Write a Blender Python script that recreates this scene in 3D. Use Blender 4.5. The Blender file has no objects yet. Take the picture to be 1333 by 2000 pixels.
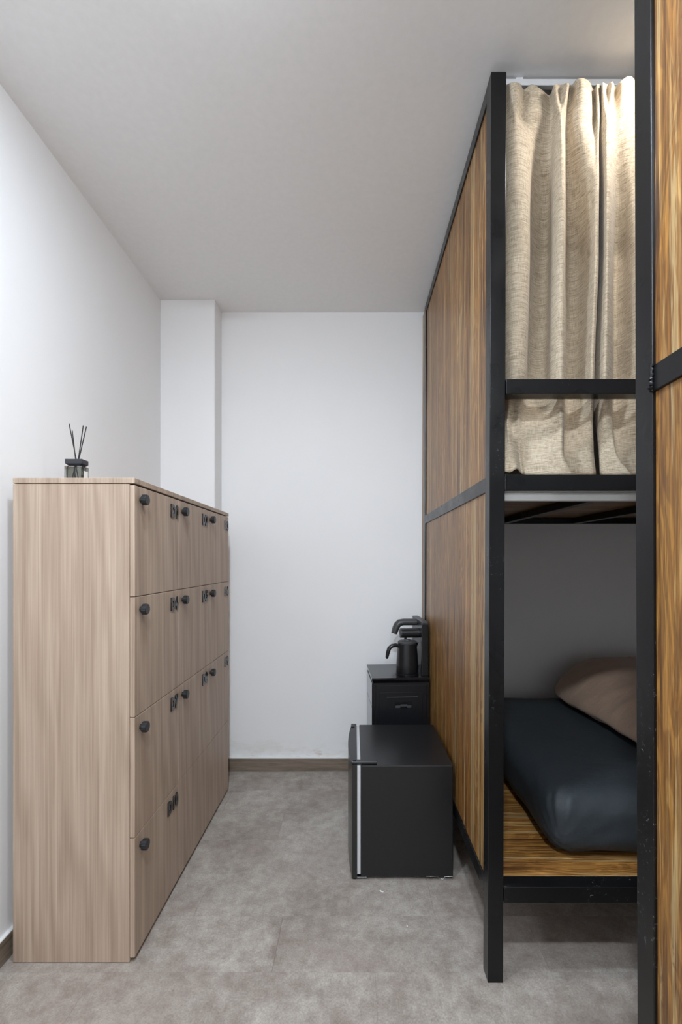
import bpy, bmesh, math, random
from mathutils import Vector, Matrix, noise

random.seed(7)
sc = bpy.context.scene
col = sc.collection

# ------------------------------------------------------------------ camera
cam_d = bpy.data.cameras.new('camera')
cam_d.sensor_fit = 'HORIZONTAL'
cam_d.sensor_width = 36.0
cam_d.lens = 889.0 / 1333.0 * 36.0
cam_d.shift_x = -24.5 / 1333.0
cam_d.shift_y = 95.0 / 1333.0
cam_d.clip_start = 0.02
cam = bpy.data.objects.new('camera', cam_d)
cam.location = (0, 0, 1.40)
cam.rotation_euler = (math.pi / 2, 0, 0)
col.objects.link(cam)
sc.camera = cam

# ------------------------------------------------------------------ world, exposure
w = bpy.data.worlds.new('world')
w.use_nodes = True
w.node_tree.nodes['Background'].inputs[0].default_value = (0.8, 0.88, 1, 1)
w.node_tree.nodes['Background'].inputs[1].default_value = 0.0
sc.world = w
sc.view_settings.view_transform = 'Standard'
sc.view_settings.look = 'None'
sc.view_settings.gamma = 1.0
sc.view_settings.use_curve_mapping = False
sc.view_settings.exposure = 0.36
sc.cycles.max_bounces = 14
sc.cycles.diffuse_bounces = 8

# recessed downlight: x, y, power, colour, spread (degrees)
LAMPS = [(0.915, 1.36, 5.0, (1.0, 0.96, 0.90), 170)]
# opal dome lamps fixed under the ceiling: x, y, radiance, colour
DOMES = [
    (-0.36, 0.98, 285.0, (0.78, 0.89, 1.0)),
    (-0.06, -0.15, 600.0, (0.83, 0.915, 1.0)),
    (0.25, -1.45, 420.0, (0.83, 0.915, 1.0)),  # unseen lamp added behind the camera to lift the fill light
]
CEIL = 3.056
XL, XR, YB, YF = -1.228, 2.62, 3.036, -2.60


# ------------------------------------------------------------------ node helpers
def srgb(r, g, b):
    f = lambda c: (c / 255 / 12.92) if c / 255 <= 0.04045 else ((c / 255 + 0.055) / 1.055) ** 2.4
    return (f(r), f(g), f(b), 1.0)


class NT:
    def __init__(self, name, **kw):
        self.m = bpy.data.materials.new(name)
        self.m.use_nodes = True
        self.t = self.m.node_tree
        self.b = self.t.nodes['Principled BSDF']
        for k, v in kw.items():
            self.b.inputs[k].default_value = v

    def n(self, typ, ins=None, **props):
        nd = self.t.nodes.new(typ)
        for k, v in props.items():
            setattr(nd, k, v)
        for k, v in (ins or {}).items():
            self.set(nd.inputs[k], v)
        return nd

    def set(self, sock, v):
        if isinstance(v, bpy.types.NodeSocket):
            self.t.links.new(v, sock)
        else:
            sock.default_value = v

    def out(self, key, v):
        self.set(self.b.inputs[key], v)

    def obj(self):
        return self.n('ShaderNodeTexCoord').outputs['Object']

    def mapping(self, vec, scale=(1, 1, 1), loc=(0, 0, 0), rot=(0, 0, 0)):
        return self.n('ShaderNodeMapping', {'Vector': vec, 'Scale': scale, 'Location': loc, 'Rotation': rot}).outputs[0]

    def noise(self, vec, scale, detail=4, rough=0.55, dist=0.0):
        return self.n('ShaderNodeTexNoise', {'Vector': vec, 'Scale': scale, 'Detail': detail, 'Roughness': rough,
                                             'Distortion': dist}).outputs['Fac']

    def ramp(self, fac, stops, interp='LINEAR'):
        nd = self.n('ShaderNodeValToRGB', {'Fac': fac})
        cr = nd.color_ramp
        cr.interpolation = interp
        while len(cr.elements) < len(stops):
            cr.elements.new(0.5)
        for e, (p, c) in zip(cr.elements, stops):
            e.position = p
            e.color = c if len(c) == 4 else (*c, 1)
        return nd.outputs['Color']

    def mix(self, fac, a, b, blend='MIX'):
        nd = self.n('ShaderNodeMix', data_type='RGBA', blend_type=blend)
        self.set(nd.inputs['Factor'], fac)
        self.set(nd.inputs['A'], a)
        self.set(nd.inputs['B'], b)
        return nd.outputs['Result']

    def math(self, op, a, b=0.0, clamp=False):
        nd = self.n('ShaderNodeMath', operation=op, use_clamp=clamp)
        self.set(nd.inputs[0], a)
        self.set(nd.inputs[1], b)
        return nd.outputs[0]

    def bump(self, h, strength=0.2, dist=0.01):
        self.out('Normal', self.n('ShaderNodeBump', {'Height': h, 'Strength': strength, 'Distance': dist}).outputs[0])


def W(v):
    return (v, v, v, 1)


# ------------------------------------------------------------------ materials
def mat_wall(stain=False):
    t = NT('wall_paint' + ('_stained' if stain else ''), Roughness=0.62)
    o = t.obj()
    n1 = t.noise(o, 1.3, 3)
    c = t.ramp(n1, [(0.3, (0.85, 0.85, 0.855)), (0.7, (0.875, 0.875, 0.88))])
    if stain:
        sep = t.n('ShaderNodeSeparateXYZ', {'Vector': o})
        low = t.n('ShaderNodeMapRange', {'Value': sep.outputs['Z'], 'From Min': 0.09, 'From Max': 0.26,
                                         'To Min': 1.0, 'To Max': 0.0}).outputs[0]
        n2 = t.noise(t.mapping(o, (3, 1, 7)), 2.2, 6, 0.65)
        m = t.math('MULTIPLY', low, t.ramp(n2, [(0.45, W(0)), (0.66, W(1))]))
        c = t.mix(t.math('MULTIPLY', m, 0.55), c, srgb(214, 205, 188))
        n3 = t.noise(t.mapping(o, (2.6, 1, 9), (0.35, 0, 0)), 3.1, 5, 0.7)
        m2 = t.math('MULTIPLY', t.math('MULTIPLY', low, low), t.ramp(n3, [(0.56, W(0)), (0.66, W(1))]))
        c = t.mix(t.math('MULTIPLY', m2, 0.55), c, srgb(186, 158, 124))
    t.out('Base Color', c)
    t.bump(t.noise(o, 90, 3), 0.05, 0.002)
    return t.m


def mat_floor():
    t = NT('mottled_vinyl', Roughness=0.5)
    o = t.obj()
    rnd = t.n('ShaderNodeObjectInfo').outputs['Random']
    off = t.n('ShaderNodeVectorMath', {0: o, 1: t.n('ShaderNodeCombineXYZ', {'X': t.math('MULTIPLY', rnd, 0.25),
                                                                         'Y': t.math('MULTIPLY', rnd, 0.15)}).outputs[0]},
              operation='ADD').outputs[0]
    n1 = t.noise(off, 3.0, 5, 0.62, 0.4)
    n2 = t.noise(off, 17, 10, 0.76)
    n3 = t.noise(off, 160, 3, 0.7)
    a = t.math('ADD', t.math('MULTIPLY', n1, 0.40), t.math('MULTIPLY', n2, 0.60))
    c = t.ramp(a, [(0.36, srgb(127, 117, 109)), (0.46, srgb(148, 139, 131)), (0.55, srgb(165, 158, 150)),
                   (0.66, srgb(185, 179, 171))])
    c = t.mix(0.40, c, t.ramp(n3, [(0.35, W(0.30)), (0.65, W(0.72))]), 'OVERLAY')
    n4 = t.noise(off, 1.7, 2)
    c = t.mix(t.math('MULTIPLY', t.ramp(n4, [(0.45, W(0)), (0.65, W(1))]), 0.26), c, srgb(142, 126, 120))
    c = t.mix(1.0, c, t.ramp(rnd, [(0, W(0.99)), (1, W(1.0))]), 'MULTIPLY')
    t.out('Base Color', c)
    t.out('Roughness', t.ramp(n2, [(0.3, W(0.44)), (0.7, W(0.58))]))
    t.bump(n3, 0.08, 0.002)
    return t.m


def mat_laminate():
    t = NT('ash_laminate', Roughness=0.48)
    o = t.obj()
    warp = t.noise(t.mapping(o, (2.2, 2.2, 0.55)), 1.6, 3)
    fine = t.noise(t.mapping(o, (150, 150, 1.6)), 1.0, 5, 0.65)
    mid = t.noise(t.mapping(o, (26, 26, 0.55)), 1.0, 4, 0.55, 0.6)
    wv = t.n('ShaderNodeTexWave', {'Vector': t.mapping(o, (1, 1, 0.10)), 'Scale': 7.0, 'Distortion': 9.0, 'Detail': 2.5,
                                   'Detail Scale': 1.4, 'Detail Roughness': 0.55}, wave_type='BANDS',
             bands_direction='DIAGONAL').outputs['Fac']
    a = t.math('ADD', t.math('MULTIPLY', fine, 0.62), t.math('MULTIPLY', mid, 0.24))
    a = t.math('ADD', a, t.math('MULTIPLY', wv, 0.13))
    c = t.ramp(a, [(0.32, srgb(150, 129, 112)), (0.45, srgb(170, 149, 130)), (0.54, srgb(179, 158, 140)),
                   (0.66, srgb(192, 173, 154))])
    c = t.mix(t.math('MULTIPLY', t.ramp(warp, [(0.4, W(0)), (0.7, W(1))]), 0.3), c, srgb(178, 154, 137))
    streak = t.noise(t.mapping(o, (420, 420, 2.2), (1.7, 0.3, 0)), 1.0, 3, 0.6)
    c = t.mix(0.35, c, t.ramp(streak, [(0.35, W(0.36)), (0.6, W(0.56))]), 'OVERLAY')
    t.out('Base Color', c)
    t.bump(fine, 0.06, 0.001)
    return t.m


def mat_rustic(name, axis='Z', tone=1.0):
    """reclaimed-look laminate; grain runs along axis, every plank with its own tone"""
    t = NT(name, Roughness=0.36)
    o = t.obj()
    rnd = t.n('ShaderNodeObjectInfo').outputs['Random']
    sh = t.n('ShaderNodeCombineXYZ', {'X': t.math('MULTIPLY', rnd, 37.0), 'Y': t.math('MULTIPLY', rnd, 53.0),
                                      'Z': t.math('MULTIPLY', rnd, 71.0)}).outputs[0]
    v = t.n('ShaderNodeVectorMath', {0: o, 1: sh}, operation='ADD').outputs[0]
    s = lambda a, b: (a, a, b) if axis == 'Z' else (b, a, a)
    b1 = t.noise(t.mapping(v, s(14, 0.7)), 1.0, 5, 0.6, 0.8)
    b2 = t.noise(t.mapping(v, s(70, 2.2), (4.1, 7.7, 1.3)), 1.0, 5, 0.65, 0.6)
    broad = t.math('ADD', t.math('MULTIPLY', b1, 0.42), t.math('MULTIPLY', b2, 0.58))
    fine = t.noise(t.mapping(v, s(190, 4.0)), 1.0, 4, 0.7)
    ringv = t.noise(t.mapping(v, s(9, 1.3)), 1.0, 2, 0.5, 0.6)
    ring = t.math('SINE', t.math('MULTIPLY', ringv, 95.0))
    knots = t.noise(t.mapping(v, s(22, 9)), 1.0, 4, 0.7)
    c = t.ramp(broad, [(0.38, srgb(74, 50, 28)), (0.45, srgb(130, 89, 45)), (0.50, srgb(180, 131, 66)),
                       (0.55, srgb(140, 94, 44)), (0.63, srgb(200, 162, 102))])
    c = t.mix(t.math('MULTIPLY', t.ramp(ring, [(0.05, W(1)), (0.55, W(0))]), 0.42), c, srgb(96, 60, 32))
    c = t.mix(0.62, c, t.ramp(fine, [(0.36, W(0.20)), (0.60, W(0.64))]), 'OVERLAY')
    pale = t.noise(t.mapping(v, s(26, 0.4), (3.3, 8.1, 2.2)), 1.0, 6, 0.72, 0.5)
    c = t.mix(t.math('MULTIPLY', t.ramp(pale, [(0.55, W(0)), (0.58, W(1)), (0.62, W(0.5))]), 0.7), c, srgb(204, 180, 132))
    c = t.mix(t.math('MULTIPLY', t.ramp(knots, [(0.66, W(0)), (0.74, W(1))]), 0.75), c, srgb(66, 44, 28))
    hue = t.ramp(rnd, [(0, (0.80 * tone, 0.78 * tone, 0.76 * tone)), (0.35, (1.0 * tone, 0.95 * tone, 0.88 * tone)),
                       (0.7, (0.90 * tone, 0.91 * tone, 0.92 * tone)), (1.0, (1.10 * tone, 1.08 * tone, 1.03 * tone))])
    c = t.mix(1.0, c, hue, 'MULTIPLY')
    t.out('Base Color', c)
    t.out('Roughness', t.ramp(fine, [(0.3, W(0.42)), (0.7, W(0.32))]))
    t.bump(t.math('ADD', fine, t.math('MULTIPLY', ring, 0.15)), 0.12, 0.001)
    return t.m


def mat_steel():
    t = NT('black_steel', Roughness=0.33)
    o = t.obj()
    n1 = t.noise(o, 80, 6, 0.85, 0.6)
    n2 = t.noise(t.mapping(o, (1, 1, 0.5)), 5, 3)
    m = t.math('MULTIPLY', t.ramp(n1, [(0.61, W(0)), (0.64, W(1))]), t.ramp(n2, [(0.52, W(0)), (0.60, W(1))]))
    t.out('Base Color', t.mix(t.math('MULTIPLY', m, 0.8), (0.0045, 0.0045, 0.0052, 1), (0.30, 0.31, 0.33, 1)))
    t.out('Specular IOR Level', 0.36)
    n3 = t.noise(o, 7, 3, 0.5)
    t.out('Roughness', t.ramp(n3, [(0.3, W(0.25)), (0.7, W(0.36))]))
    t.bump(t.noise(o, 24, 2), 0.02, 0.002)
    return t.m


def mat_plain(name, colr, rough=0.5, metal=0.0, bump=None, **kw):
    t = NT(name, Roughness=rough, Metallic=metal)
    o = t.obj()
    n1 = t.noise(o, 40, 4)
    dark = tuple(c * 0.92 for c in colr[:3]) + (1,)
    t.out('Base Color', t.mix(n1, dark, colr))
    for k, v in kw.items():
        t.out(k.replace('_', ' '), v)
    if bump:
        t.bump(t.noise(o, bump[0], 4), bump[1], 0.002)
    return t.m


def mat_linen():
    t = NT('beige_linen', Roughness=0.85)
    uv = t.n('ShaderNodeTexCoord').outputs['UV']
    weft = t.noise(t.mapping(uv, (22, 520, 1)), 1.0, 4, 0.7, 0.3)
    warp = t.noise(t.mapping(uv, (620, 30, 1)), 1.0, 3, 0.6)
    slub = t.noise(t.mapping(uv, (9, 230, 1)), 1.0, 3, 0.6, 0.4)
    a = t.math('ADD', t.math('MULTIPLY', weft, 0.5), t.math('ADD', t.math('MULTIPLY', warp, 0.3), t.math('MULTIPLY', slub, 0.2)))
    c = t.ramp(a, [(0.38, srgb(120, 104, 83)), (0.48, srgb(170, 154, 131)), (0.58, srgb(204, 190, 168))])
    t.out('Base Color', c)
    t.out('Sheen Weight', 0.15)
    t.bump(t.math('ADD', weft, slub), 0.55, 0.0012)
    return t.m


def mat_cloth(name, c0, c1, rough, wr=0.35, sheen=0.2):
    t = NT(name, Roughness=rough)
    o = t.obj()
    n1 = t.noise(o, 260, 3)
    n2 = t.noise(t.mapping(o, (5, 9, 5)), 1.4, 5, 0.6, 1.2)
    t.out('Base Color', t.mix(n1, c0, c1))
    t.out('Sheen Weight', sheen)
    t.bump(t.math('ADD', t.math('MULTIPLY', n2, 1.0), t.math('MULTIPLY', n1, 0.04)), wr, 0.012)
    return t.m


def mat_base_wood():
    t = NT('grey_brown_trim', Roughness=0.5)
    o = t.obj()
    n1 = t.noise(t.mapping(o, (3, 3, 45)), 1.0, 5, 0.65, 0.6)
    t.out('Base Color', t.ramp(n1, [(0.3, srgb(96, 84, 73)), (0.5, srgb(122, 109, 96)), (0.7, srgb(146, 133, 118))]))
    return t.m


M = dict(
    wall=mat_wall(), wall_st=mat_wall(True), floor=mat_floor(), lam=mat_laminate(),
    rustic=mat_rustic('rustic_board_upright', 'Z', 0.88), rustic_x=mat_rustic('rustic_board_lengthwise', 'X', 1.02),
    steel=mat_steel(), linen=mat_linen(), trim=mat_base_wood(),
    ceil=mat_plain('ceiling_paint', (0.89, 0.89, 0.89, 1), 0.7, bump=(60, 0.03)),
    caulk=mat_plain('white_caulk', (0.78, 0.78, 0.77, 1), 0.5),
    sub=mat_plain('floor_screed', (0.16, 0.15, 0.145, 1), 0.8),
    knob=mat_plain('black_knob', (0.013, 0.014, 0.016, 1), 0.42),
    letter=mat_plain('black_acrylic', (0.010, 0.010, 0.012, 1), 0.16),
    gap=mat_plain('dark_joint', (0.05, 0.04, 0.034, 1), 0.7),
    white_pl=mat_plain('white_plastic', (0.80, 0.80, 0.80, 1), 0.38),
    alu=mat_plain('grey_aluminium', (0.40, 0.39, 0.37, 1), 0.4, 0.3),
    gasket=mat_plain('pale_grey_gasket', (0.60, 0.60, 0.62, 1), 0.5),
    fridge=mat_plain('black_enamel', (0.0095, 0.0095, 0.0105, 1), 0.30, bump=(140, 0.04)),
    olive=mat_plain('dark_door_edge', (0.018, 0.018, 0.016, 1), 0.25),
    gloss=mat_plain('black_gloss', (0.008, 0.008, 0.010, 1), 0.05),
    blkplas=mat_plain('black_plastic', (0.010, 0.0105, 0.0125, 1), 0.30),
    grplas=mat_plain('charcoal_plastic', (0.055, 0.055, 0.058, 1), 0.42),
    wire=mat_plain('bare_wire', (0.32, 0.31, 0.30, 1), 0.35, 0.8),
    sheet=mat_cloth('charcoal_sheet', srgb(44, 50, 55), srgb(54, 61, 66), 0.62, 0.3, 0.0),
    duvet=mat_cloth('brown_duvet', srgb(168, 141, 120), srgb(182, 155, 134), 0.75, 0.5, 0.2),
    slate=mat_plain('slate_cap', (0.030, 0.031, 0.040, 1), 0.5),
    reed=mat_plain('black_reed', (0.018, 0.017, 0.017, 1), 0.7),
    paper=mat_plain('white_paper', (0.82, 0.82, 0.80, 1), 0.7),
)


def mat_glass():
    t = NT('smoked_glass', Roughness=0.03)
    t.out('Base Color', (0.52, 0.54, 0.50, 1))
    t.out('Transmission Weight', 1.0)
    t.out('IOR', 1.45)
    return t.m


def mat_lamp():
    t = NT('lamp_lens', Roughness=0.4)
    t.out('Base Color', (0.9, 0.9, 0.9, 1))
    t.out('Emission Color', (1, 0.97, 0.93, 1))
    t.out('Emission Strength', 6.0)
    return t.m


M['glass'] = mat_glass()
M['lamp'] = mat_lamp()


# ------------------------------------------------------------------ mesh helpers
def bx(bm, x0, x1, y0, y1, z0, z1, bev=0.0, seg=1):
    ret = bmesh.ops.create_cube(bm, size=1.0)
    vs = ret['verts']
    for v in vs:
        v.co = Vector(((x0 + x1) / 2 + v.co.x * (x1 - x0), (y0 + y1) / 2 + v.co.y * (y1 - y0),
                       (z0 + z1) / 2 + v.co.z * (z1 - z0)))
    if bev > 0:
        es = list({e for v in vs for e in v.link_edges})
        bmesh.ops.bevel(bm, geom=es, offset=bev, segments=seg, affect='EDGES', profile=0.5)
    return bm


def box(x0, x1, y0, y1, z0, z1, bev=0.0, seg=1):
    return bx(bmesh.new(), x0, x1, y0, y1, z0, z1, bev, seg)


def frame_of(d):
    d = d.normalized()
    up = Vector((0, 0, 1)) if abs(d.z) < 0.95 else Vector((1, 0, 0))
    a = d.cross(up).normalized()
    return a, a.cross(d).normalized()


def tube(bm, pts, radii, n=12, squash=(1, 1)):
    pts = [Vector(p) for p in pts]
    if not isinstance(radii, (list, tuple)):
        radii = [radii] * len(pts)
    rings = []
    a0 = None
    for i, p in enumerate(pts):
        d = (pts[min(i + 1, len(pts) - 1)] - pts[max(i - 1, 0)]).normalized()
        if a0 is None:
            a, b = frame_of(d)
        else:
            a = (a0 - d * a0.dot(d)).normalized()
            b = d.cross(a).normalized() * -1
            b = a.cross(d).normalized()
        a0 = a
        rings.append([bm.verts.new(p + (a * math.cos(k * 2 * math.pi / n) * squash[0]
                                        + b * math.sin(k * 2 * math.pi / n) * squash[1]) * radii[i]) for k in range(n)])
    for r0, r1 in zip(rings, rings[1:]):
        for k in range(n):
            bm.faces.new((r0[k], r0[(k + 1) % n], r1[(k + 1) % n], r1[k]))
    bm.faces.new(rings[0][::-1])
    bm.faces.new(rings[-1])
    return bm


def lathe(bm, prof, n=32, cx=0, cy=0):
    rings = []
    for r, z in prof:
        if r < 1e-6:
            rings.append([bm.verts.new((cx, cy, z))])
        else:
            rings.append([bm.verts.new((cx + r * math.cos(k * 2 * math.pi / n), cy + r * math.sin(k * 2 * math.pi / n), z))
                          for k in range(n)])
    for r0, r1 in zip(rings, rings[1:]):
        for k in range(n):
            k2 = (k + 1) % n
            if len(r0) == 1 and len(r1) > 1:
                bm.faces.new((r0[0], r1[k2], r1[k]))
            elif len(r1) == 1 and len(r0) > 1:
                bm.faces.new((r0[k], r0[k2], r1[0]))
            elif len(r0) > 1:
                bm.faces.new((r0[k], r0[k2], r1[k2], r1[k]))
    return bm


def prism(bm, poly, z0, z1):
    lo = [bm.verts.new((x, y, z0)) for x, y in poly]
    hi = [bm.verts.new((x, y, z1)) for x, y in poly]
    n = len(poly)
    for k in range(n):
        bm.faces.new((lo[k], lo[(k + 1) % n], hi[(k + 1) % n], hi[k]))
    bm.faces.new(lo[::-1])
    bm.faces.new(hi)
    return bm


def obj(name, bm, mat, parent=None, smooth=None, shear=0.0):
    if shear:
        for v in bm.verts:
            v.co.x += shear * v.co.z
    bmesh.ops.recalc_face_normals(bm, faces=bm.faces)
    me = bpy.data.meshes.new(name)
    bm.to_mesh(me)
    bm.free()
    me.materials.append(mat)
    o = bpy.data.objects.new(name, me)
    col.objects.link(o)
    if parent:
        o.parent = parent
    if smooth is not None:
        for p in me.polygons:
            p.use_smooth = True
        if smooth < 180:
            me.set_sharp_from_angle(angle=math.radians(smooth))
    return o


def tag(o, label, cat, group=None):
    o['label'] = label
    o['category'] = cat
    if group:
        o['group'] = group
    return o


def thing(name, label, cat, loc=(0, 0, 0), rz=0.0, group=None):
    o = bpy.data.objects.new(name, None)
    o.location = loc
    o.rotation_euler = (0, 0, rz)
    o.empty_display_size = 0.1
    col.objects.link(o)
    return tag(o, label, cat, group)


def struct(name, bm, mat, parent=None, smooth=None):
    o = obj(name, bm, mat, parent, smooth)
    if not parent:
        o['kind'] = 'structure'
    return o


# ------------------------------------------------------------------ the room
struct('wall_left', box(XL - 0.1, XL, YF - 0.1, YB + 0.1, 0, CEIL), M['wall'])
struct('wall_back', box(XL, XR, YB, YB + 0.1, 0, CEIL), M['wall_st'])
struct('wall_right', box(XR, XR + 0.1, YF - 0.1, YB + 0.1, 0, CEIL), M['wall'])
struct('wall_front', box(XL, XR, YF - 0.1, YF, 0, CEIL), M['wall'])
struct('ceiling', box(XL - 0.1, XR + 0.1, YF - 0.1, YB + 0.1, CEIL, CEIL + 0.1), M['ceil'])
struct('wall_corner_pillar', box(XL, -0.880, 2.887, YB, 0, CEIL, 0.004), M['wall'])
floor = struct('floor', box(XL - 0.1, XR + 0.1, YF - 0.1, YB + 0.1, -0.10, -0.003), M['sub'])

# vinyl planks laid crosswise, joints where the photograph shows them
TL, TD, GAP = 0.95, 0.245, 0.00022
r0 = int(math.floor((YF - 1.548) / TD))
r1 = int(math.ceil((YB - 1.548) / TD))
for r in range(r0, r1):
    y0, y1 = max(1.548 + r * TD, YF), min(1.548 + (r + 1) * TD, YB)
    xs = XL - ((r * 0.37) % 1.0) * TL
    while xs < XR:
        x0, x1 = max(xs, XL), min(xs + TL, XR)
        if x1 - x0 > 0.02:
            obj('tile', box(x0 + GAP, x1 - GAP, y0 + GAP, y1 - GAP, -0.003, 0.0, 0.0002), M['floor'], floor)
        xs += TL

BH = 0.085
def baseboard(name, x0, x1, y0, y1):
    b = struct(name, box(x0, x1, y0, y1, 0, BH, 0.002), M['trim'])
    return b

bb = baseboard('baseboard_back', -0.880, 0.44, YB - 0.015, YB)
obj('caulk_line', box(-0.880, 0.44, YB - 0.0155, YB, BH, BH + 0.007, 0.002), M['caulk'], bb)
bl = baseboard('baseboard_left', XL, XL + 0.015, YF, 2.887)
obj('caulk_line', box(XL, XL + 0.0155, YF, 2.887, BH, BH + 0.006, 0.002), M['caulk'], bl)
bp = baseboard('baseboard_pillar', -0.880, -0.866, 2.887, YB - 0.015)

# ------------------------------------------------------------------ ceiling downlights
for (lx, ly, pw, lc, sp) in LAMPS:
    t = thing('ceiling_downlight', 'recessed ceiling downlight over the aisle beside the tall black bunk post', 'ceiling light', (lx, ly, CEIL))
    bm = bmesh.new()
    lathe(bm, [(0.048, -0.001), (0.048, -0.006), (0.062, -0.006), (0.066, -0.003), (0.066, 0.0)], 40)
    obj('trim_ring', bm, M['white_pl'], t, 30)
    bm = bmesh.new()
    lathe(bm, [(0.0, -0.003), (0.048, -0.003), (0.048, -0.0005), (0, -0.0005)], 40)
    obj('lens', bm, M['lamp'], t, 30)
    ld = bpy.data.lights.new('downlight_lamp', 'AREA')
    ld.shape = 'DISK'
    ld.size = 0.08
    ld.energy = pw
    ld.color = lc
    ld.spread = math.radians(sp)
    lo = bpy.data.objects.new('downlight_lamp', ld)
    lo.location = (0, 0, -0.008)
    lo.parent = t
    col.objects.link(lo)
for k, ((lx, ly, rad, lc), nm) in enumerate(zip(DOMES, ('above the lockers', 'in the middle of the room', 'near the front wall, added unseen as fill light'))):
    t = thing('ceiling_lamp', 'round opal dome lamp under the ceiling ' + nm, 'ceiling light', (lx, ly, CEIL), 0, 'opal ceiling lamps')
    bm = bmesh.new()
    lathe(bm, [(0, -0.014), (0.088, -0.014), (0.092, -0.010), (0.092, 0), (0, 0)], 40)
    obj('lamp_base', bm, M['white_pl'], t, 30)
    bm = bmesh.new()
    lathe(bm, [(0.082, -0.0145), (0.080, -0.022), (0.070, -0.027), (0.045, -0.030), (0.0, -0.031)], 40)
    e = NT('opal_glow')
    e.out('Base Color', (0.9, 0.9, 0.9, 1))
    e.out('Emission Color', (*lc, 1))
    e.out('Emission Strength', rad)
    obj('opal_dome', bm, e.m, t, 60)

# ------------------------------------------------------------------ locker cabinet
LX0, LXS, LXD = -1.186, -0.780, -0.762      # back, side-panel front, door face
LY0, CW = 1.583, 0.396
LY1 = LY0 + 3 * CW
LT = 1.688
lk = thing('locker_cabinet', 'pale ash wood locker cabinet with twelve doors and black letter numbers by the left wall',
           'locker', (LX0, LY0, 0))
lk_off = Vector((-LX0, -LY0, 0))


def lobj(name, bm, mat, parent=lk, smooth=None):
    for v in bm.verts:
        v.co += lk_off
    return obj(name, bm, mat, parent, smooth)


lobj('side_panel', box(LX0, LXS, LY0, LY0 + 0.018, 0.002, 1.667, 0.0012), M['lam'])
lobj('side_panel', box(LX0, LXS, LY1 - 0.018, LY1, 0.002, 1.667, 0.0012), M['lam'])
lobj('back_panel', box(LX0, LX0 + 0.012, LY0 + 0.018, LY1 - 0.018, 0.01, 1.667), M['lam'])
lobj('top_panel', box(LX0, LXD + 0.001, LY0 - 0.001, LY1 + 0.001, 1.669, LT, 0.0015), M['lam'])
lobj('bottom_panel', box(LX0 + 0.012, LXS, LY0 + 0.018, LY1 - 0.018, 0.012, 0.03), M['lam'])
lobj('inner_core', box(LX0 + 0.02, LXS - 0.003, LY0 + 0.02, LY1 - 0.02, 0.04, 1.66), M['gap'])
rows = [(1.2736, 1.664), (0.8535, 1.2736), (0.4335, 0.8535), (0.0165, 0.4335)]
codes = {(0, 0): 'D1', (0, 1): 'D2', (0, 2): 'D3', (1, 0): 'D4', (1, 1): 'D5', (1, 2): 'D6',
         (2, 0): 'D7', (2, 1): 'D8', (2, 2): 'D9', (3, 0): 'D10'}


def text_mesh(s, width, height, depth):
    cu = bpy.data.curves.new('letters', 'FONT')
    cu.body = s
    cu.size = 1.0
    cu.offset = 0.06
    cu.space_character = 1.18
    cu.resolution_u = 4
    cu.extrude = 0.5
    to = bpy.data.objects.new('letters_tmp', cu)
    col.objects.link(to)
    dg = bpy.context.evaluated_depsgraph_get()
    me = bpy.data.meshes.new_from_object(to.evaluated_get(dg))
    bpy.data.objects.remove(to)
    xs = [v.co.x for v in me.vertices]
    ys = [v.co.y for v in me.vertices]
    zs = [v.co.z for v in me.vertices]
    for v in me.vertices:
        x = (v.co.x - min(xs)) / (max(xs) - min(xs)) * width
        y = (v.co.y - min(ys)) / (max(ys) - min(ys)) * height
        z = (v.co.z - min(zs)) / (max(zs) - min(zs)) * depth
        v.co = Vector((z, x, y))            # face +X, read towards +Y, up +Z
    me.materials.append(M['letter'])
    return me


GP = 0.0011
for ri, (z0, z1) in enumerate(rows):
    for c in range(3):
        y0, y1 = LY0 + c * CW, LY0 + (c + 1) * CW
        d = lobj('door', box(LXS + 0.001, LXD, y0 + GP, y1 - GP, z0 + GP, z1 - GP, 0.0016, 2), M['lam'])
        code = codes.get((ri, c))
        if not code:
            continue
        d['label'] = 'locker door numbered ' + code
        # ribbed round knob: neck and a faceted head
        ky, kz = y0 + 0.044, z1 - 0.047
        bm = bmesh.new()
        tube(bm, [(LXD - 0.0005, ky, kz), (LXD + 0.010, ky, kz)], 0.010, 16)
        lobj('knob_neck', bm, M['knob'], d, 40)
        bm = bmesh.new()
        n = 28
        prof = [(0.008, 0.017), (0.0095, 0.0195), (0.024, 0.0195), (0.0265, 0.0175)]
        rings = []
        for xx, rr in prof:
            rings.append([bm.verts.new((LXD + xx, ky + math.cos(k * 2 * math.pi / n) * rr * (1.0 if k % 2 else 0.955),
                                        kz + math.sin(k * 2 * math.pi / n) * rr * (1.0 if k % 2 else 0.955))) for k in range(n)])
        for a, b in zip(rings, rings[1:]):
            for k in range(n):
                bm.faces.new((a[k], a[(k + 1) % n], b[(k + 1) % n], b[k]))
        bm.faces.new(rings[0][::-1])
        bm.faces.new(rings[-1])
        lobj('knob', bm, M['knob'], d)
        wd = 0.074 if len(code) == 2 else 0.106
        me = text_mesh(code, wd, 0.057, 0.004)
        to = bpy.data.objects.new('door_number', me)
        to.parent = d
        to.location = Vector((LXD - 0.0002, y1 - 0.010 - wd, z1 - 0.027 - 0.057)) + lk_off
        col.objects.link(to)

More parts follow.
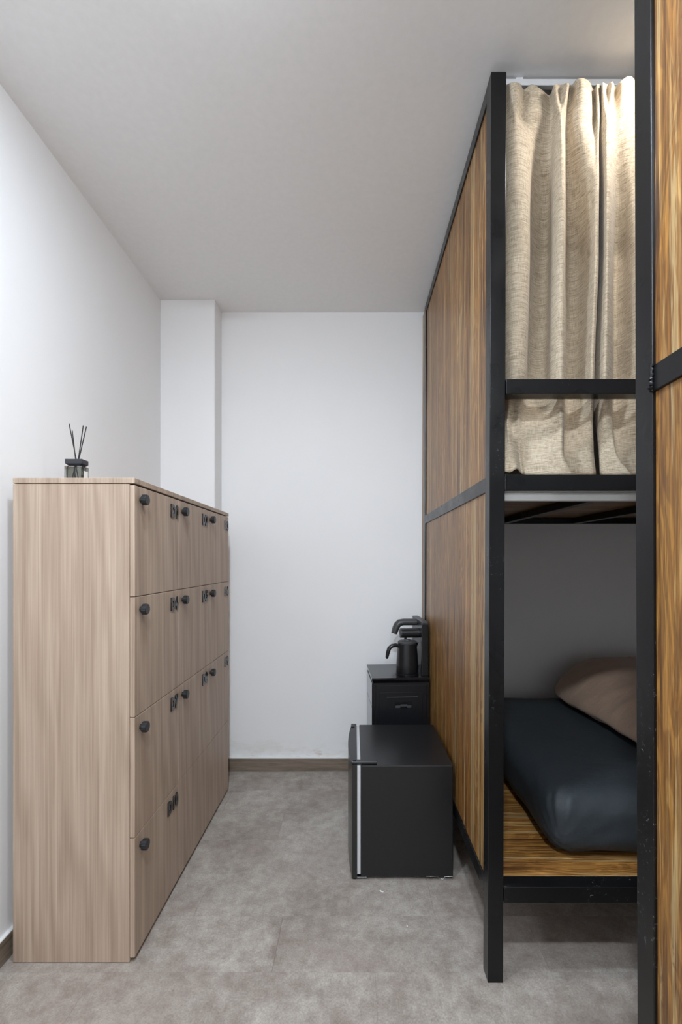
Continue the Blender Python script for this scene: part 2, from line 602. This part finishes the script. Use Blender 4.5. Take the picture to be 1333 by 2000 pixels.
# ------------------------------------------------------------------ reed diffuser on the locker
df = thing('reed_diffuser', 'smoked glass reed diffuser with four black sticks standing on the lockers', 'diffuser',
           (-1.080, 1.775, LT))
bot = obj('bottle', box(-0.0345, 0.0345, -0.024, 0.024, 0, 0.078, 0.003, 2), M['glass'], df, 40)
obj('bottle_cavity', box(-0.029, 0.029, -0.0185, 0.0185, 0.009, 0.073, 0.003, 2), M['glass'], bot, 40)
bm = bmesh.new()
lo = [(-0.022, -0.015), (0.022, -0.015), (0.022, 0.015), (-0.022, 0.015)]
v0 = [bm.verts.new((x, y, 0.0785)) for x, y in lo]
v1 = [bm.verts.new((x * 1.5, y * 1.5, 0.087)) for x, y in lo]
v2 = [bm.verts.new((x * 1.5, y * 1.5, 0.104)) for x, y in lo]
for a, b in ((v0, v1), (v1, v2)):
    for k in range(4):
        bm.faces.new((a[k], a[(k + 1) % 4], b[(k + 1) % 4], b[k]))
bm.faces.new(v0[::-1])
bm.faces.new(v2)
bmesh.ops.bevel(bm, geom=list(bm.edges), offset=0.0012, segments=1, affect='EDGES')
obj('cap', bm, M['slate'], df)
for p0, p1 in [((0.014, 0.002, 0.02), (-0.030, 0.0, 0.246)), ((0.002, 0.006, 0.02), (-0.025, 0.012, 0.222)),
               ((-0.004, -0.004, 0.02), (0.023, 0.004, 0.240)), ((-0.012, 0.0, 0.02), (0.040, -0.004, 0.233))]:
    bm = bmesh.new()
    tube(bm, [p0, p1], 0.0019, 8)
    obj('reed', bm, M['reed'], df, 60)
st = obj('sticker', box(0.0346, 0.0349, -0.012, 0.014, 0.012, 0.060), M['paper'], bot)

# ------------------------------------------------------------------ bunk beds
T = 0.0535


def bunk(name, label, X0, Y0, X1, Y1, mid, decks, shear, top=3.021, front='near', guard=None):
    """steel frame bunk: posts, rails, planked side on its X0 face, decks of boards"""
    b = thing(name, label, 'bunk bed', (X0, Y0, 0))
    off = Vector((-X0, -Y0, 0))

    def part(nm, bm, mat, parent=b, smooth=None):
        for v in bm.verts:
            v.co.x += shear * v.co.z
            v.co += off
        return obj(nm, bm, mat, parent, smooth)

    BV = 0.0016
    for px in (X0, X1 - T):
        for py in (Y0, Y1 - T):
            part('post', box(px, px + T * 0.95, py, py + T, 0, top, BV, 2), M['steel'])
    # side rails on the planked face
    for nm, z0, z1 in (('top_rail', top - 0.0505, top), ('middle_rail', mid - 0.051, mid), ('bottom_rail', 0.264, 0.317)):
        part(nm, box(X0 + 0.0005, X0 + T * 0.9, Y0 + T, Y1 - T, z0, z1, BV, 2), M['steel'])
        part(nm, box(X1 - T, X1 - T * 0.1, Y0 + T, Y1 - T, z0, z1, BV, 2), M['steel'])
    # cross rails front and back
    for z in decks:
        for py in (Y0, Y1 - T):
            part('deck_rail', box(X0 + T, X1 - T, py, py + T, z - 0.0525, z, BV, 2), M['steel'])
    part('top_rail', box(X0 + T, X1 - T, Y1 - T, Y1, top - 0.05, top, BV, 2), M['steel'])
    if guard:
        part('guard_rail', box(X0 + T, X1 - T, Y0, Y0 + T, guard - 0.049, guard, BV, 2), M['steel'])
    # planked side
    pw = 0.1003
    rec = 0.0065
    for z0, z1 in ((0.317, mid - 0.051), (mid, top - 0.0505)):
        y = Y0 + T
        while y < Y1 - T - 0.002:
            y2 = min(y + pw, Y1 - T)
            part('plank', box(X1 - 0.022, X1 - 0.010, y + 0.0003, y2 - 0.0003, z0, z1, 0.0005), M['rustic'])
            part('plank', box(X0 + rec, X0 + rec + 0.012, y + 0.0003, y2 - 0.0003, z0, z1, 0.0005), M['rustic'])
            y += pw
    # decks of boards on joists
    for z in decks:
        y = Y0 + T
        k = 0
        while y < Y1 - T - 0.002:
            y2 = min(y + (0.068 if k == 0 else 0.142), Y1 - T)
            part('deck_board', box(X0 + T, X1 - T, y + 0.0004, y2 - 0.0004, z - 0.016, z + 0.001, 0.0006), M['rustic_x'])
            y = y2
            k += 1
        x = X0 + T
        while x < X1 - 0.5:
            x += 0.45
            part('joist', box(x - 0.02, x + 0.02, Y0 + T, Y1 - T, z - 0.0525, z - 0.0162, 0.002), M['steel'])
    return b, part


b1, part1 = bunk('bunk_bed', 'black steel bunk bed with plank side panel and linen curtain standing beside the mini fridge',
                 0.4454, 1.509, 2.50, 2.92, 1.685, (0.317, 1.686), 0.0037, guard=2.0026)
# the strip that closes the gap to the back wall
part1('filler_board', box(0.4454 + 0.003, 0.4454 + 0.015, 2.923, YB - 0.018, 0.09, 3.02, 0.0006), M['rustic'])
# curtain track of the lower berth, under the front deck rail
part1('curtain_rail', box(0.50, 2.44, 1.522, 1.553, 1.6275, 1.6335, 0.001), M['alu'])
part1('curtain_rail', box(0.50, 2.44, 1.525, 1.530, 1.600, 1.6275, 0.001), M['alu'])
part1('curtain_rail', box(0.50, 2.44, 1.545, 1.550, 1.600, 1.6275, 0.001), M['alu'])

b2, part2 = bunk('bunk_bed', 'nearer black steel bunk bed cut off by the right edge with orange brown plank side',
                 0.5925, -0.55, 2.50, 0.948, 1.783, (0.317, 1.786), -0.0030, top=3.021)

bm = bmesh.new()
tube(bm, [(0.5905 + 0.0018 * math.sin(k * 2.3), 0.8935, 1.731 + k * 0.0037) for k in range(15)],
     [0.0042 + 0.0016 * math.sin(k * 3.7) for k in range(15)], 8)
part2('weld_bead', bm, M['steel'], b2, 60)
bm = bmesh.new()
tube(bm, [(0.4985 + 0.0012 * math.sin(k * 2.1), 1.510, 1.634 + k * 0.0037) for k in range(15)],
     [0.0034 + 0.0012 * math.sin(k * 3.1) for k in range(15)], 8)
part1('weld_bead', bm, M['steel'], b1, 60)

# ------------------------------------------------------------------ curtains
FWD = {160: 0.054, 231: 0.036, 262: 0.026, 500: -0.066, 740: -0.066, 830: -0.02}
AMP = {160: 1.15, 231: 1.15, 262: 1.2, 500: 3.0, 740: 3.0, 830: 2.0, 890: 1.4, 928: 1.15}


def P(px, dd, py, d0=1.60, fwd=0.0, amp=1.0):
    d = d0 + dd * amp - fwd
    return Vector(((px - 691) / 889 * d, d, 1.4 + (1095 - py) / 889 * d))


def catmull(pts, res):
    out = []
    n = len(pts)
    for i in range(n - 1):
        p0, p1, p2, p3 = pts[max(i - 1, 0)], pts[i], pts[i + 1], pts[min(i + 2, n - 1)]
        for k in range(res):
            t = k / res
            out.append(0.5 * ((2 * p1) + (p2 - p0) * t + (2 * p0 - 5 * p1 + 4 * p2 - p3) * t * t
                              + (3 * p1 - p0 - 3 * p2 + p3) * t ** 3))
    out.append(pts[-1])
    return out


def curtain(name, keys, label, seed, fray=0.0):
    """keys: list of (pixel row, control points); every key has the same count of points"""
    curves = []
    for y, pts in keys:
        curves.append(catmull([P(p[0], p[1], p[2] if len(p) > 2 else y, 1.60, FWD.get(y, 0.0), AMP[y]) for p in pts], 7))
    ys = [k[0] for k in keys]
    grid = []
    for i in range(len(keys) - 1):
        n = max(2, int(abs(ys[i + 1] - ys[i]) / 6))
        for k in range(n):
            t = k / n
            grid.append([a.lerp(b, t) for a, b in zip(curves[i], curves[i + 1])])
    grid.append(curves[-1])
    nv, nu = len(grid), len(grid[0])
    for _ in range(5):
        new = [row[:] for row in grid]
        for i in range(1, nv - 1):
            for j in range(nu):
                new[i][j] = grid[i][j] * 0.5 + (grid[i - 1][j] + grid[i + 1][j]) * 0.25
        grid = new
    for i in range(nv):
        for j in range(nu):
            p = grid[i][j]
            q = Vector((p.x * 9 + seed, p.y * 9, p.z * 5 + p.x * fray))
            amp = 0.006 if i > 10 else 0.002
            p = p + Vector((0.3, 1, 0)) * (noise.noise(q) * amp + noise.noise(q * 2.7) * amp * 0.4)
            p.z = max(p.z, 1.6895)
            p.z = min(p.z, 3.052)
            if p.y < 1.572:
                p.x = max(p.x, 0.4454 + 0.0508 + 0.0037 * p.z + 0.004)
            if 1.94 < p.z < 2.02:
                p.y = max(p.y, 1.566)
            grid[i][j] = p
    bm = bmesh.new()
    uvl = bm.loops.layers.uv.new('uv')
    vs = [[bm.verts.new(p) for p in row] for row in grid]
    us = [0.0]
    mid = grid[nv // 2]
    for j in range(1, nu):
        us.append(us[-1] + (mid[j] - mid[j - 1]).length)
    for i in range(nv - 1):
        for j in range(nu - 1):
            f = bm.faces.new((vs[i][j], vs[i + 1][j], vs[i + 1][j + 1], vs[i][j + 1]))
            for lp, (a, b) in zip(f.loops, ((i, j), (i + 1, j), (i + 1, j + 1), (i, j + 1))):
                # the weave follows the cloth: sagging across each fold
                lp[uvl].uv = (us[b], grid[a][b].z)
    o = obj(name, bm, M['linen'], None, 180)
    md = o.modifiers.new('thickness', 'SOLIDIFY')
    md.thickness = 0.0016
    md.offset = 1.0
    return tag(o, label, 'curtain', 'linen curtains of the upper berth')


left_keys = [
    (160, [(968, .0, 168), (988, -.01, 166), (1001, -.035, 160), (1016, -.035, 162), (1024, .0, 174), (1040, -.012, 164),
           (1058, -.012, 174), (1074, .012, 186), (1084, -.03, 165), (1096, -.012, 166), (1110, -.035, 162),
           (1116, .005, 168), (1126, -.025, 156), (1140, -.035, 153), (1153, -.02, 160), (1160, .01, 174),
           (1167, -.02, 164), (1172, -.01, 164)]),
    (231, [(972, 0), (988, -.012), (1000, -.022), (1008, -.026), (1016, -.006), (1036, -.012), (1058, -.006), (1078, .002),
           (1090, -.018), (1096, -.03), (1101, -.018), (1108, -.002), (1126, -.016), (1142, -.02), (1156, -.012),
           (1163, 0), (1169, -.022), (1173, -.012)]),
    (262, [(970, 0), (984, -.014), (998, -.028), (1014, -.03), (1032, -.018), (1042, -.004), (1058, .008), (1077, .006),
           (1086, -.020), (1098, -.034), (1104, -.022), (1106, .004), (1120, -.008), (1138, -.02), (1152, -.018),
           (1162, -.012), (1169, -.02), (1172, -.008)]),
    (500, [(968, 0), (985, -.018), (1003, -.028), (1024, -.03), (1035, -.022), (1039, .008), (1056, .022), (1073, .016),
           (1080, -.014), (1094, -.03), (1105, -.026), (1105, .010), (1114, .020), (1134, .012), (1152, -.008),
           (1163, -.026), (1171, -.022), (1170, .0)]),
    (740, [(966, 0), (985, -.016), (1000, -.028), (1017, -.03), (1028, -.020), (1032, .008), (1048, .02), (1066, .014),
           (1076, -.012), (1092, -.026), (1104, -.022), (1104, .010), (1113, .018), (1130, .01), (1144, -.008),
           (1154, -.022), (1161, -.02), (1160, .0)]),
    (830, [(965, 0), (985, 0), (991, -.01), (1000, .0), (1012, -.01), (1022, -.01), (1040, -.015), (1062, -.015),
           (1085, -.022), (1098, -.03), (1103, -.02), (1103, .008), (1112, .015), (1130, .005), (1145, -.004),
           (1155, -.006), (1158, 0), (1157, .01)]),
    (890, [(980, -.02), (988, -.035), (1000, -.04), (1008, -.03), (1014, 0), (1022, -.01), (1040, -.02), (1060, -.03),
           (1082, -.04), (1098, -.045), (1101, -.03), (1100, 0), (1110, .01), (1128, 0), (1145, -.008), (1154, -.008),
           (1160, 0), (1159, .01)]),
    (928, [(982, -.045, 921), (988, -.06, 921), (998, -.062, 922), (1010, -.055, 916), (1019, -.02, 925), (1028, -.03, 927),
           (1042, -.035), (1062, -.045), (1088, -.055), (1112, -.06), (1120, -.05), (1108, -.005), (1114, .008),
           (1130, 0), (1148, -.008), (1160, -.01), (1165, 0), (1164, .01)]),
]
right_keys = [
    (160, [(1174, .006, 172), (1178, -.028, 162), (1187, -.012, 165), (1197, -.035, 160), (1203, .005, 168), (1214, -.025, 158),
           (1228, -.035, 149), (1238, -.03, 152), (1250, 0, 172), (1264, -.02, 162), (1281, -.03, 162), (1300, -.006, 167)]),
    (231, [(1168, .012), (1178, -.014), (1187, -.03), (1192, -.02), (1199, -.004), (1214, -.014), (1228, -.02), (1240, -.012),
           (1250, .0), (1264, -.02), (1280, -.02), (1300, -.006)]),
    (262, [(1166, .016), (1176, -.012), (1186, -.033), (1195, -.026), (1199, -.004), (1212, -.01), (1226, -.016),
           (1240, -.014), (1252, 0), (1266, -.02), (1282, -.02), (1300, .01)]),
    (500, [(1162, .012), (1172, .003), (1184, -.03), (1194, -.028), (1198, -.01), (1200, .012), (1216, .006), (1232, -.01),
           (1248, -.022), (1264, -.02), (1282, .0), (1300, .02)]),
    (740, [(1150, .012), (1160, .003), (1178, -.026), (1190, -.026), (1197, -.012), (1199, .012), (1214, .006),
           (1230, -.006), (1248, -.018), (1264, -.018), (1282, .0), (1300, .02)]),
    (830, [(1164, .016), (1170, -.002), (1178, -.014), (1188, -.018), (1196, -.014), (1197, .006), (1206, .008),
           (1224, -.004), (1246, -.012), (1264, -.01), (1282, 0), (1300, .01)]),
    (890, [(1170, .01), (1172, -.006), (1184, -.016), (1194, -.024), (1204, -.03), (1203, .002), (1210, .008), (1226, 0),
           (1248, -.01), (1264, -.01), (1282, 0), (1300, .01)]),
    (928, [(1172, .005), (1176, -.015), (1190, -.03), (1210, -.045), (1236, -.055), (1222, -.005), (1216, .006), (1230, 0),
           (1250, -.01), (1264, -.01), (1282, 0), (1300, .01)]),
]
for y, pts in right_keys:
    x = 1300
    k = 0
    while x < 1880:
        x += 17
        k += 1
        pts.append((x, (0.008 * math.sin(k * 1.35) - 0.014) if y < 250 else 0.018 * math.sin(k * 1.35) - 0.004, y + (6 if y == 160 else 0)))
curtain('curtain', left_keys, 'beige linen curtain beside the slim black post, its hem spilling onto the deck rail', 3.0)
curtain('curtain', right_keys, 'creased beige linen curtain beside the nearer bunk post, past the narrow dark gap', 11.0, 7.0)

tr = thing('curtain_track', 'white curtain track under the ceiling above the beige curtains', 'curtain rail', (0.51, 1.548, CEIL))
obj('channel', box(0, 1.93, 0.009, 0.027, -0.029, -0.007, 0.002, 2), M['white_pl'], tr)
for x in (0.06, 0.5, 0.95, 1.4, 1.87):
    obj('bracket', box(x - 0.012, x + 0.012, 0.011, 0.025, -0.007, 0.0, 0.001), M['white_pl'], tr)

# ------------------------------------------------------------------ mattress and duvet of the lower berth
def soft_box(x0, x1, y0, y1, z0, z1, r, nx, ny, nz, fn=None, e=4.0):
    bm = bmesh.new()
    bmesh.ops.create_cube(bm, size=2.0)
    bmesh.ops.subdivide_edges(bm, edges=list(bm.edges), cuts=1, use_grid_fill=True)
    bm.free()
    bm = bmesh.new()
    cx, cy, cz = (x0 + x1) / 2, (y0 + y1) / 2, (z0 + z1) / 2
    hx, hy, hz = (x1 - x0) / 2, (y1 - y0) / 2, (z1 - z0) / 2
    cache = {}

    def vert(u, v, ww):
        key = (round(u, 5), round(v, 5), round(ww, 5))
        if key in cache:
            return cache[key]
        p = Vector((u * hx, v * hy, ww * hz))
        q = Vector((max(-hx + r, min(hx - r, p.x)), max(-hy + r, min(hy - r, p.y)), max(-hz + min(r, hz * 0.98), min(hz - min(r, hz * 0.98), p.z))))
        dlt = p - q
        if dlt.length > 1e-9:
            rr = min(r, hz * 0.98)
            dn = Vector((dlt.x / r, dlt.y / r, dlt.z / rr))
            dn.normalize()
            dlt = Vector((dn.x * r, dn.y * r, dn.z * rr))
        p = q + dlt + Vector((cx, cy, cz))
        if fn:
            p = fn(p, dlt.normalized() if dlt.length > 1e-9 else Vector((0, 0, 1)))
        cache[key] = bm.verts.new(p)
        return cache[key]

    def spaced(n, h):
        # more lines inside the rounded edge
        m = 6
        a = [-1 + (r / h) * i / m for i in range(m)]
        mid = [-1 + r / h + (2 - 2 * r / h) * i / n for i in range(n + 1)]
        return a + mid + [-t for t in a[::-1]]

    U, V = spaced(nx, hx), spaced(ny, hy)
    rz = min(r, hz * 0.98)
    m = 6
    a = [-1 + (rz / hz) * i / m for i in range(m)]
    Wz = a + [-1 + rz / hz + (2 - 2 * rz / hz) * i / nz for i in range(nz + 1)] + [-t for t in a[::-1]]

    def face(A, B, f):
        for i in range(len(A) - 1):
            for j in range(len(B) - 1):
                q = [f(A[i], B[j]), f(A[i + 1], B[j]), f(A[i + 1], B[j + 1]), f(A[i], B[j + 1])]
                try:
                    bm.faces.new(q)
                except ValueError:
                    pass
    for s in (-1, 1):
        face(U, V, lambda u, v: vert(u, v, s))
        face(U, Wz, lambda u, v: vert(u, s, v))
        face(V, Wz, lambda u, v: vert(s, u, v))
    return bm


def mat_fn(p, nrm):
    # fitted sheet: soft dents and gathers pulled in at the front corner
    q = p * 5.0
    k = noise.noise(q) * 0.006 + noise.noise(p * 13) * 0.002
    cx, cy = 0.745, 1.66
    dc = math.hypot(p.x - cx, p.y - cy)
    if dc < 0.30:
        ang = math.atan2(p.z - 0.36, (p.x - cx) - (p.y - cy) + 1e-6)
        k += math.sin(ang * 17 + noise.noise(p * 8) * 2.5) * 0.0035 * (1 - dc / 0.30)
    p = p + nrm * k
    if p.z < 0.3195:
        p.z = 0.3195
    return p


mt = obj('mattress', soft_box(0.715, 2.42, 1.632, 2.865, 0.319, 0.556, 0.085, 46, 34, 6, mat_fn), M['sheet'], None, 180)
tag(mt, 'thick mattress in a dark charcoal fitted sheet lying on the lower bunk deck', 'mattress')


def duv_fn(p, nrm):
    k = noise.noise(Vector((p.x * 3, p.y * 3, 4))) * 0.016 + noise.noise(p * 7) * 0.008
    # creases running up the slope, as in a loosely folded quilt
    cr = math.sin(p.y * 34 + p.z * 22 + noise.noise(p * 4) * 5) * 0.5 + 0.5
    k += (cr ** 3) * 0.006 * min(1, max(0, (p.z - 0.58) / 0.06))
    k += noise.noise(Vector((p.x * 30, p.y * 11, p.z * 30))) * 0.0035
    f = 0.86 + 0.14 * min(1, max(0, (p.y - 1.9) / 0.7))
    zz = 0.565 + (p.z - 0.565) * f
    lean = max(0.0, zz - 0.60) * 0.85 * min(1, max(0, (1.9 - p.x) / 0.5))
    p = Vector((p.x + lean, p.y, zz)) + nrm * k
    if nrm.x < -0.2:
        p.x += 0.02 * math.sin(p.y * 4.2)
    if p.z < 0.5665:
        p.z = 0.5665
    return p


dv = obj('duvet', soft_box(1.205, 2.30, 1.80, 2.845, 0.566, 0.822, 0.105, 56, 60, 6, duv_fn), M['duvet'], None, 180)
tag(dv, 'folded brown duvet heaped on the dark charcoal mattress', 'duvet')

# ------------------------------------------------------------------ mini fridge
fr = thing('mini_fridge', 'small black fridge with door facing the lockers, standing on the floor', 'fridge', (0.031, 1.993, 0), 0.0)
FW, FD, FZ0, FZ1 = 0.406, 0.499, 0.016, 0.503
obj('body', box(0, FW, 0, FD, FZ0, FZ1, 0.004, 2), M['fridge'], fr)
obj('gasket', box(-0.0155, 0.0, 0.004, FD - 0.004, FZ0 + 0.008, FZ1 - 0.004, 0.001), M['gasket'], fr)
poly = [(-0.0155, 0.0)]
N = 14
for i in range(N + 1):
    s = i / N
    poly.append((-0.038 - 0.020 * math.sin(math.pi * s) ** 0.8, FD * s))
poly.append((-0.0155, FD))
bm = bmesh.new()
prism(bm, poly, FZ0 - 0.004, FZ1 - 0.001)
door = obj('door', bm, M['olive'], fr)
obj('door_top_trim', prism(bmesh.new(), [(x * 1.0, y) for x, y in poly], FZ1 - 0.001, FZ1 + 0.004), M['blkplas'], door)
obj('door_pull', box(-0.044, -0.026, FD - 0.052, FD - 0.012, FZ1 + 0.0038, FZ1 + 0.009, 0.002), M['blkplas'], door)
hp = obj('hinge_plate', box(-0.040, 0.072, 0.002, 0.030, FZ1 + 0.0045, FZ1 + 0.015, 0.002), M['blkplas'], fr)
bm = bmesh.new()
tube(bm, [(-0.026, 0.016, FZ1 + 0.014), (-0.026, 0.016, FZ1 + 0.0185)], 0.007, 14)
obj('hinge_pin', bm, M['blkplas'], hp, 40)
obj('bottom_hinge', box(-0.040, 0.028, 0.004, 0.034, FZ0 - 0.010, FZ0 - 0.0045, 0.001), M['blkplas'], fr)
for x, y in ((-0.026, 0.02), (0.38, 0.03), (0.02, FD - 0.03), (0.38, FD - 0.03)):
    bm = bmesh.new()
    lathe(bm, [(0, 0.0), (0.013, 0.0), (0.014, 0.004), (0.012, FZ0), (0, FZ0)], 16, x, y)
    obj('foot', bm, M['blkplas'], fr, 40)
bm = bmesh.new()
tube(bm, [(0.285, -0.002, 0.006), (0.287, -0.002, 0.019), (0.338, -0.002, 0.019), (0.343, -0.003, 0.011), (0.362, -0.004, 0.008),
          (0.368, -0.003, 0.018), (0.404, -0.002, 0.019)], 0.0012, 6)
obj('wire_bracket', bm, M['wire'], fr, 60)

# ------------------------------------------------------------------ tea bar cabinet
tb = thing('tea_bar_cabinet', 'black tea bar cabinet with glossy top and faucet column behind the fridge', 'cabinet',
           (0.106, 2.622, 0), math.radians(3.2))
TW, TDP, TZ = 0.338, 0.352, 0.700
body = obj('body', box(0.006, TW - 0.002, 0.012, TDP - 0.006, 0.0, TZ - 0.010, 0.002), M['blkplas'], tb)
obj('left_side_panel', box(0.0015, 0.006, 0.016, TDP - 0.010, 0.03, 0.545, 0.001), M['gloss'], tb)
obj('left_side_panel', box(0.0015, 0.006, 0.016, TDP - 0.010, 0.549, TZ - 0.012, 0.001), M['gloss'], tb)
bm = bmesh.new()
c0 = [(0.008, 0.012), (TW - 0.002, 0.012), (TW - 0.002, TDP - 0.004), (0.008, TDP - 0.004)]
c1 = [(0, 0), (TW, 0), (TW, TDP), (0, TDP)]
a = [bm.verts.new((x, y, TZ - 0.010)) for x, y in c0]
b = [bm.verts.new((x, y, TZ + 0.010)) for x, y in c1]
c = [bm.verts.new((x, y, TZ + 0.022)) for x, y in c1]
for p, q in ((a, b), (b, c)):
    for k in range(4):
        bm.faces.new((p[k], p[(k + 1) % 4], q[(k + 1) % 4], q[k]))
bm.faces.new(a[::-1])
bm.faces.new(c)
bmesh.ops.bevel(bm, geom=list(bm.edges), offset=0.0012, segments=1, affect='EDGES')
obj('glass_top', bm, M['gloss'], tb)
# end panel with frame, ledge and grip hole
ep = obj('end_panel', box(0.022, TW - 0.018, 0.006, 0.012, 0.05, TZ - 0.022, 0.002), M['blkplas'], tb)
obj('raised_field', box(0.045, TW - 0.042, 0.002, 0.006, 0.08, TZ - 0.062, 0.0018), M['blkplas'], ep)
obj('ledge', box(0.085, TW - 0.070, -0.001, 0.002, TZ - 0.092, TZ - 0.087, 0.001), M['grplas'], ep)
gh = obj('grip_recess', box(0.135, 0.232, 0.0005, 0.0024, TZ - 0.153, TZ - 0.116), M['gloss'], tb)
bm = bmesh.new()
bx(bm, 0.137, 0.165, -0.001, 0.0022, TZ - 0.152, TZ - 0.138, 0.001)
bx(bm, 0.165, 0.205, -0.001, 0.0022, TZ - 0.143, TZ - 0.132, 0.001)
bx(bm, 0.205, 0.230, -0.001, 0.0022, TZ - 0.152, TZ - 0.138, 0.001)
obj('grip_lip', bm, M['grplas'], gh)
# faucet column and arms
z0 = TZ + 0.022
colm = obj('faucet_column', box(0.298, 0.336, 0.035, 0.335, z0, 1.028, 0.003, 2), M['blkplas'], tb)
obj('column_cap', box(0.297, 0.337, 0.034, 0.336, 1.0285, 1.041, 0.004, 2), M['grplas'], colm)
bm = bmesh.new()
tube(bm, [(0.297, 0.20, 1.018), (0.215, 0.20, 1.018), (0.192, 0.20, 1.014), (0.176, 0.20, 0.998), (0.166, 0.20, 0.975), (0.158, 0.20, 0.948)],
     [0.021, 0.021, 0.022, 0.022, 0.021, 0.019], 20, (1.35, 1.0))
sp = obj('spout_arm', bm, M['grplas'], tb, 50)
bm = bmesh.new()
tube(bm, [(0.297, 0.12, 0.962), (0.190, 0.12, 0.962)], 0.0285, 28)
cy = obj('faucet_barrel', bm, M['blkplas'], tb, 50)
bm = bmesh.new()
tube(bm, [(0.190, 0.12, 0.962), (0.183, 0.12, 0.962), (0.181, 0.12, 0.962)], [0.0285, 0.0285, 0.026], 28)
obj('barrel_cap', bm, M['grplas'], cy, 50)
bm = bmesh.new()
tube(bm, [(0.215, 0.12, 0.937), (0.215, 0.12, 0.925)], 0.008, 14)
obj('nozzle', bm, M['blkplas'], cy, 50)

# ------------------------------------------------------------------ kettle
kt = thing('electric_kettle', 'black electric kettle with side handle standing on the glossy cabinet top', 'kettle', (0.322, 2.728, TZ + 0.0222),
           math.radians(8))
bm = bmesh.new()
lathe(bm, [(0, 0), (0.066, 0), (0.068, 0.004), (0.068, 0.010), (0, 0.010)], 40)
obj('power_base', bm, M['blkplas'], kt, 40)
bm = bmesh.new()
lathe(bm, [(0, 0.0105), (0.064, 0.0105), (0.0665, 0.016), (0.0655, 0.06), (0.0615, 0.12), (0.0575, 0.165), (0.0555, 0.183), (0, 0.183)], 44)
obj('body', bm, M['blkplas'], kt, 40)
bm = bmesh.new()
lathe(bm, [(0.0555, 0.1835), (0.0568, 0.186), (0.0560, 0.194), (0.048, 0.199), (0.020, 0.201), (0.016, 0.207), (0, 0.208)], 44)
obj('lid', bm, M['grplas'], kt, 40)
bm = bmesh.new()
tube(bm, [(-0.050, -0.004, 0.168), (-0.072, -0.005, 0.174), (-0.095, -0.006, 0.171), (-0.112, -0.007, 0.156), (-0.121, -0.008, 0.130),
          (-0.126, -0.009, 0.104), (-0.127, -0.009, 0.096)], [0.012, 0.013, 0.013, 0.0135, 0.013, 0.010, 0.006], 16, (1.1, 0.9))
obj('handle', bm, M['blkplas'], kt, 60)
bm = bmesh.new()
prism(bm, [(0.040, -0.020), (0.069, -0.002), (0.069, 0.002), (0.040, 0.020)], 0.152, 0.186)
for v in bm.verts:
    if v.co.z < 0.17 and v.co.x > 0.06:
        v.co.x -= 0.012
obj('spout', bm, M['blkplas'], kt)

# ------------------------------------------------------------------ scraps on the floor
for nm, x, y, a, lab in (('paper_scrap', (746 - 691) / 889 * 1.924, 1.924, 0.6, 'white paper scrap on the floor just in front of the fridge'),
                         ('paper_scrap', (796 - 691) / 889 * 1.741, 1.741, 1.4, 'tiny white paper scrap on bare floor between fridge and bunk post')):
    bm = bmesh.new()
    s = 0.009 if a < 1 else 0.0045
    bx(bm, -s, s, -s * 0.35, s * 0.35, 0.0006, 0.0014)
    bmesh.ops.subdivide_edges(bm, edges=list(bm.edges), cuts=2, use_grid_fill=True)
    for v in bm.verts:
        v.co.z += (v.co.x / s) ** 2 * 0.002
    o = obj(nm, bm, M['paper'])
    o.location = (x, y, 0)
    o.rotation_euler = (0, 0, -a)
    tag(o, lab, 'paper scrap', 'scraps on the floor')
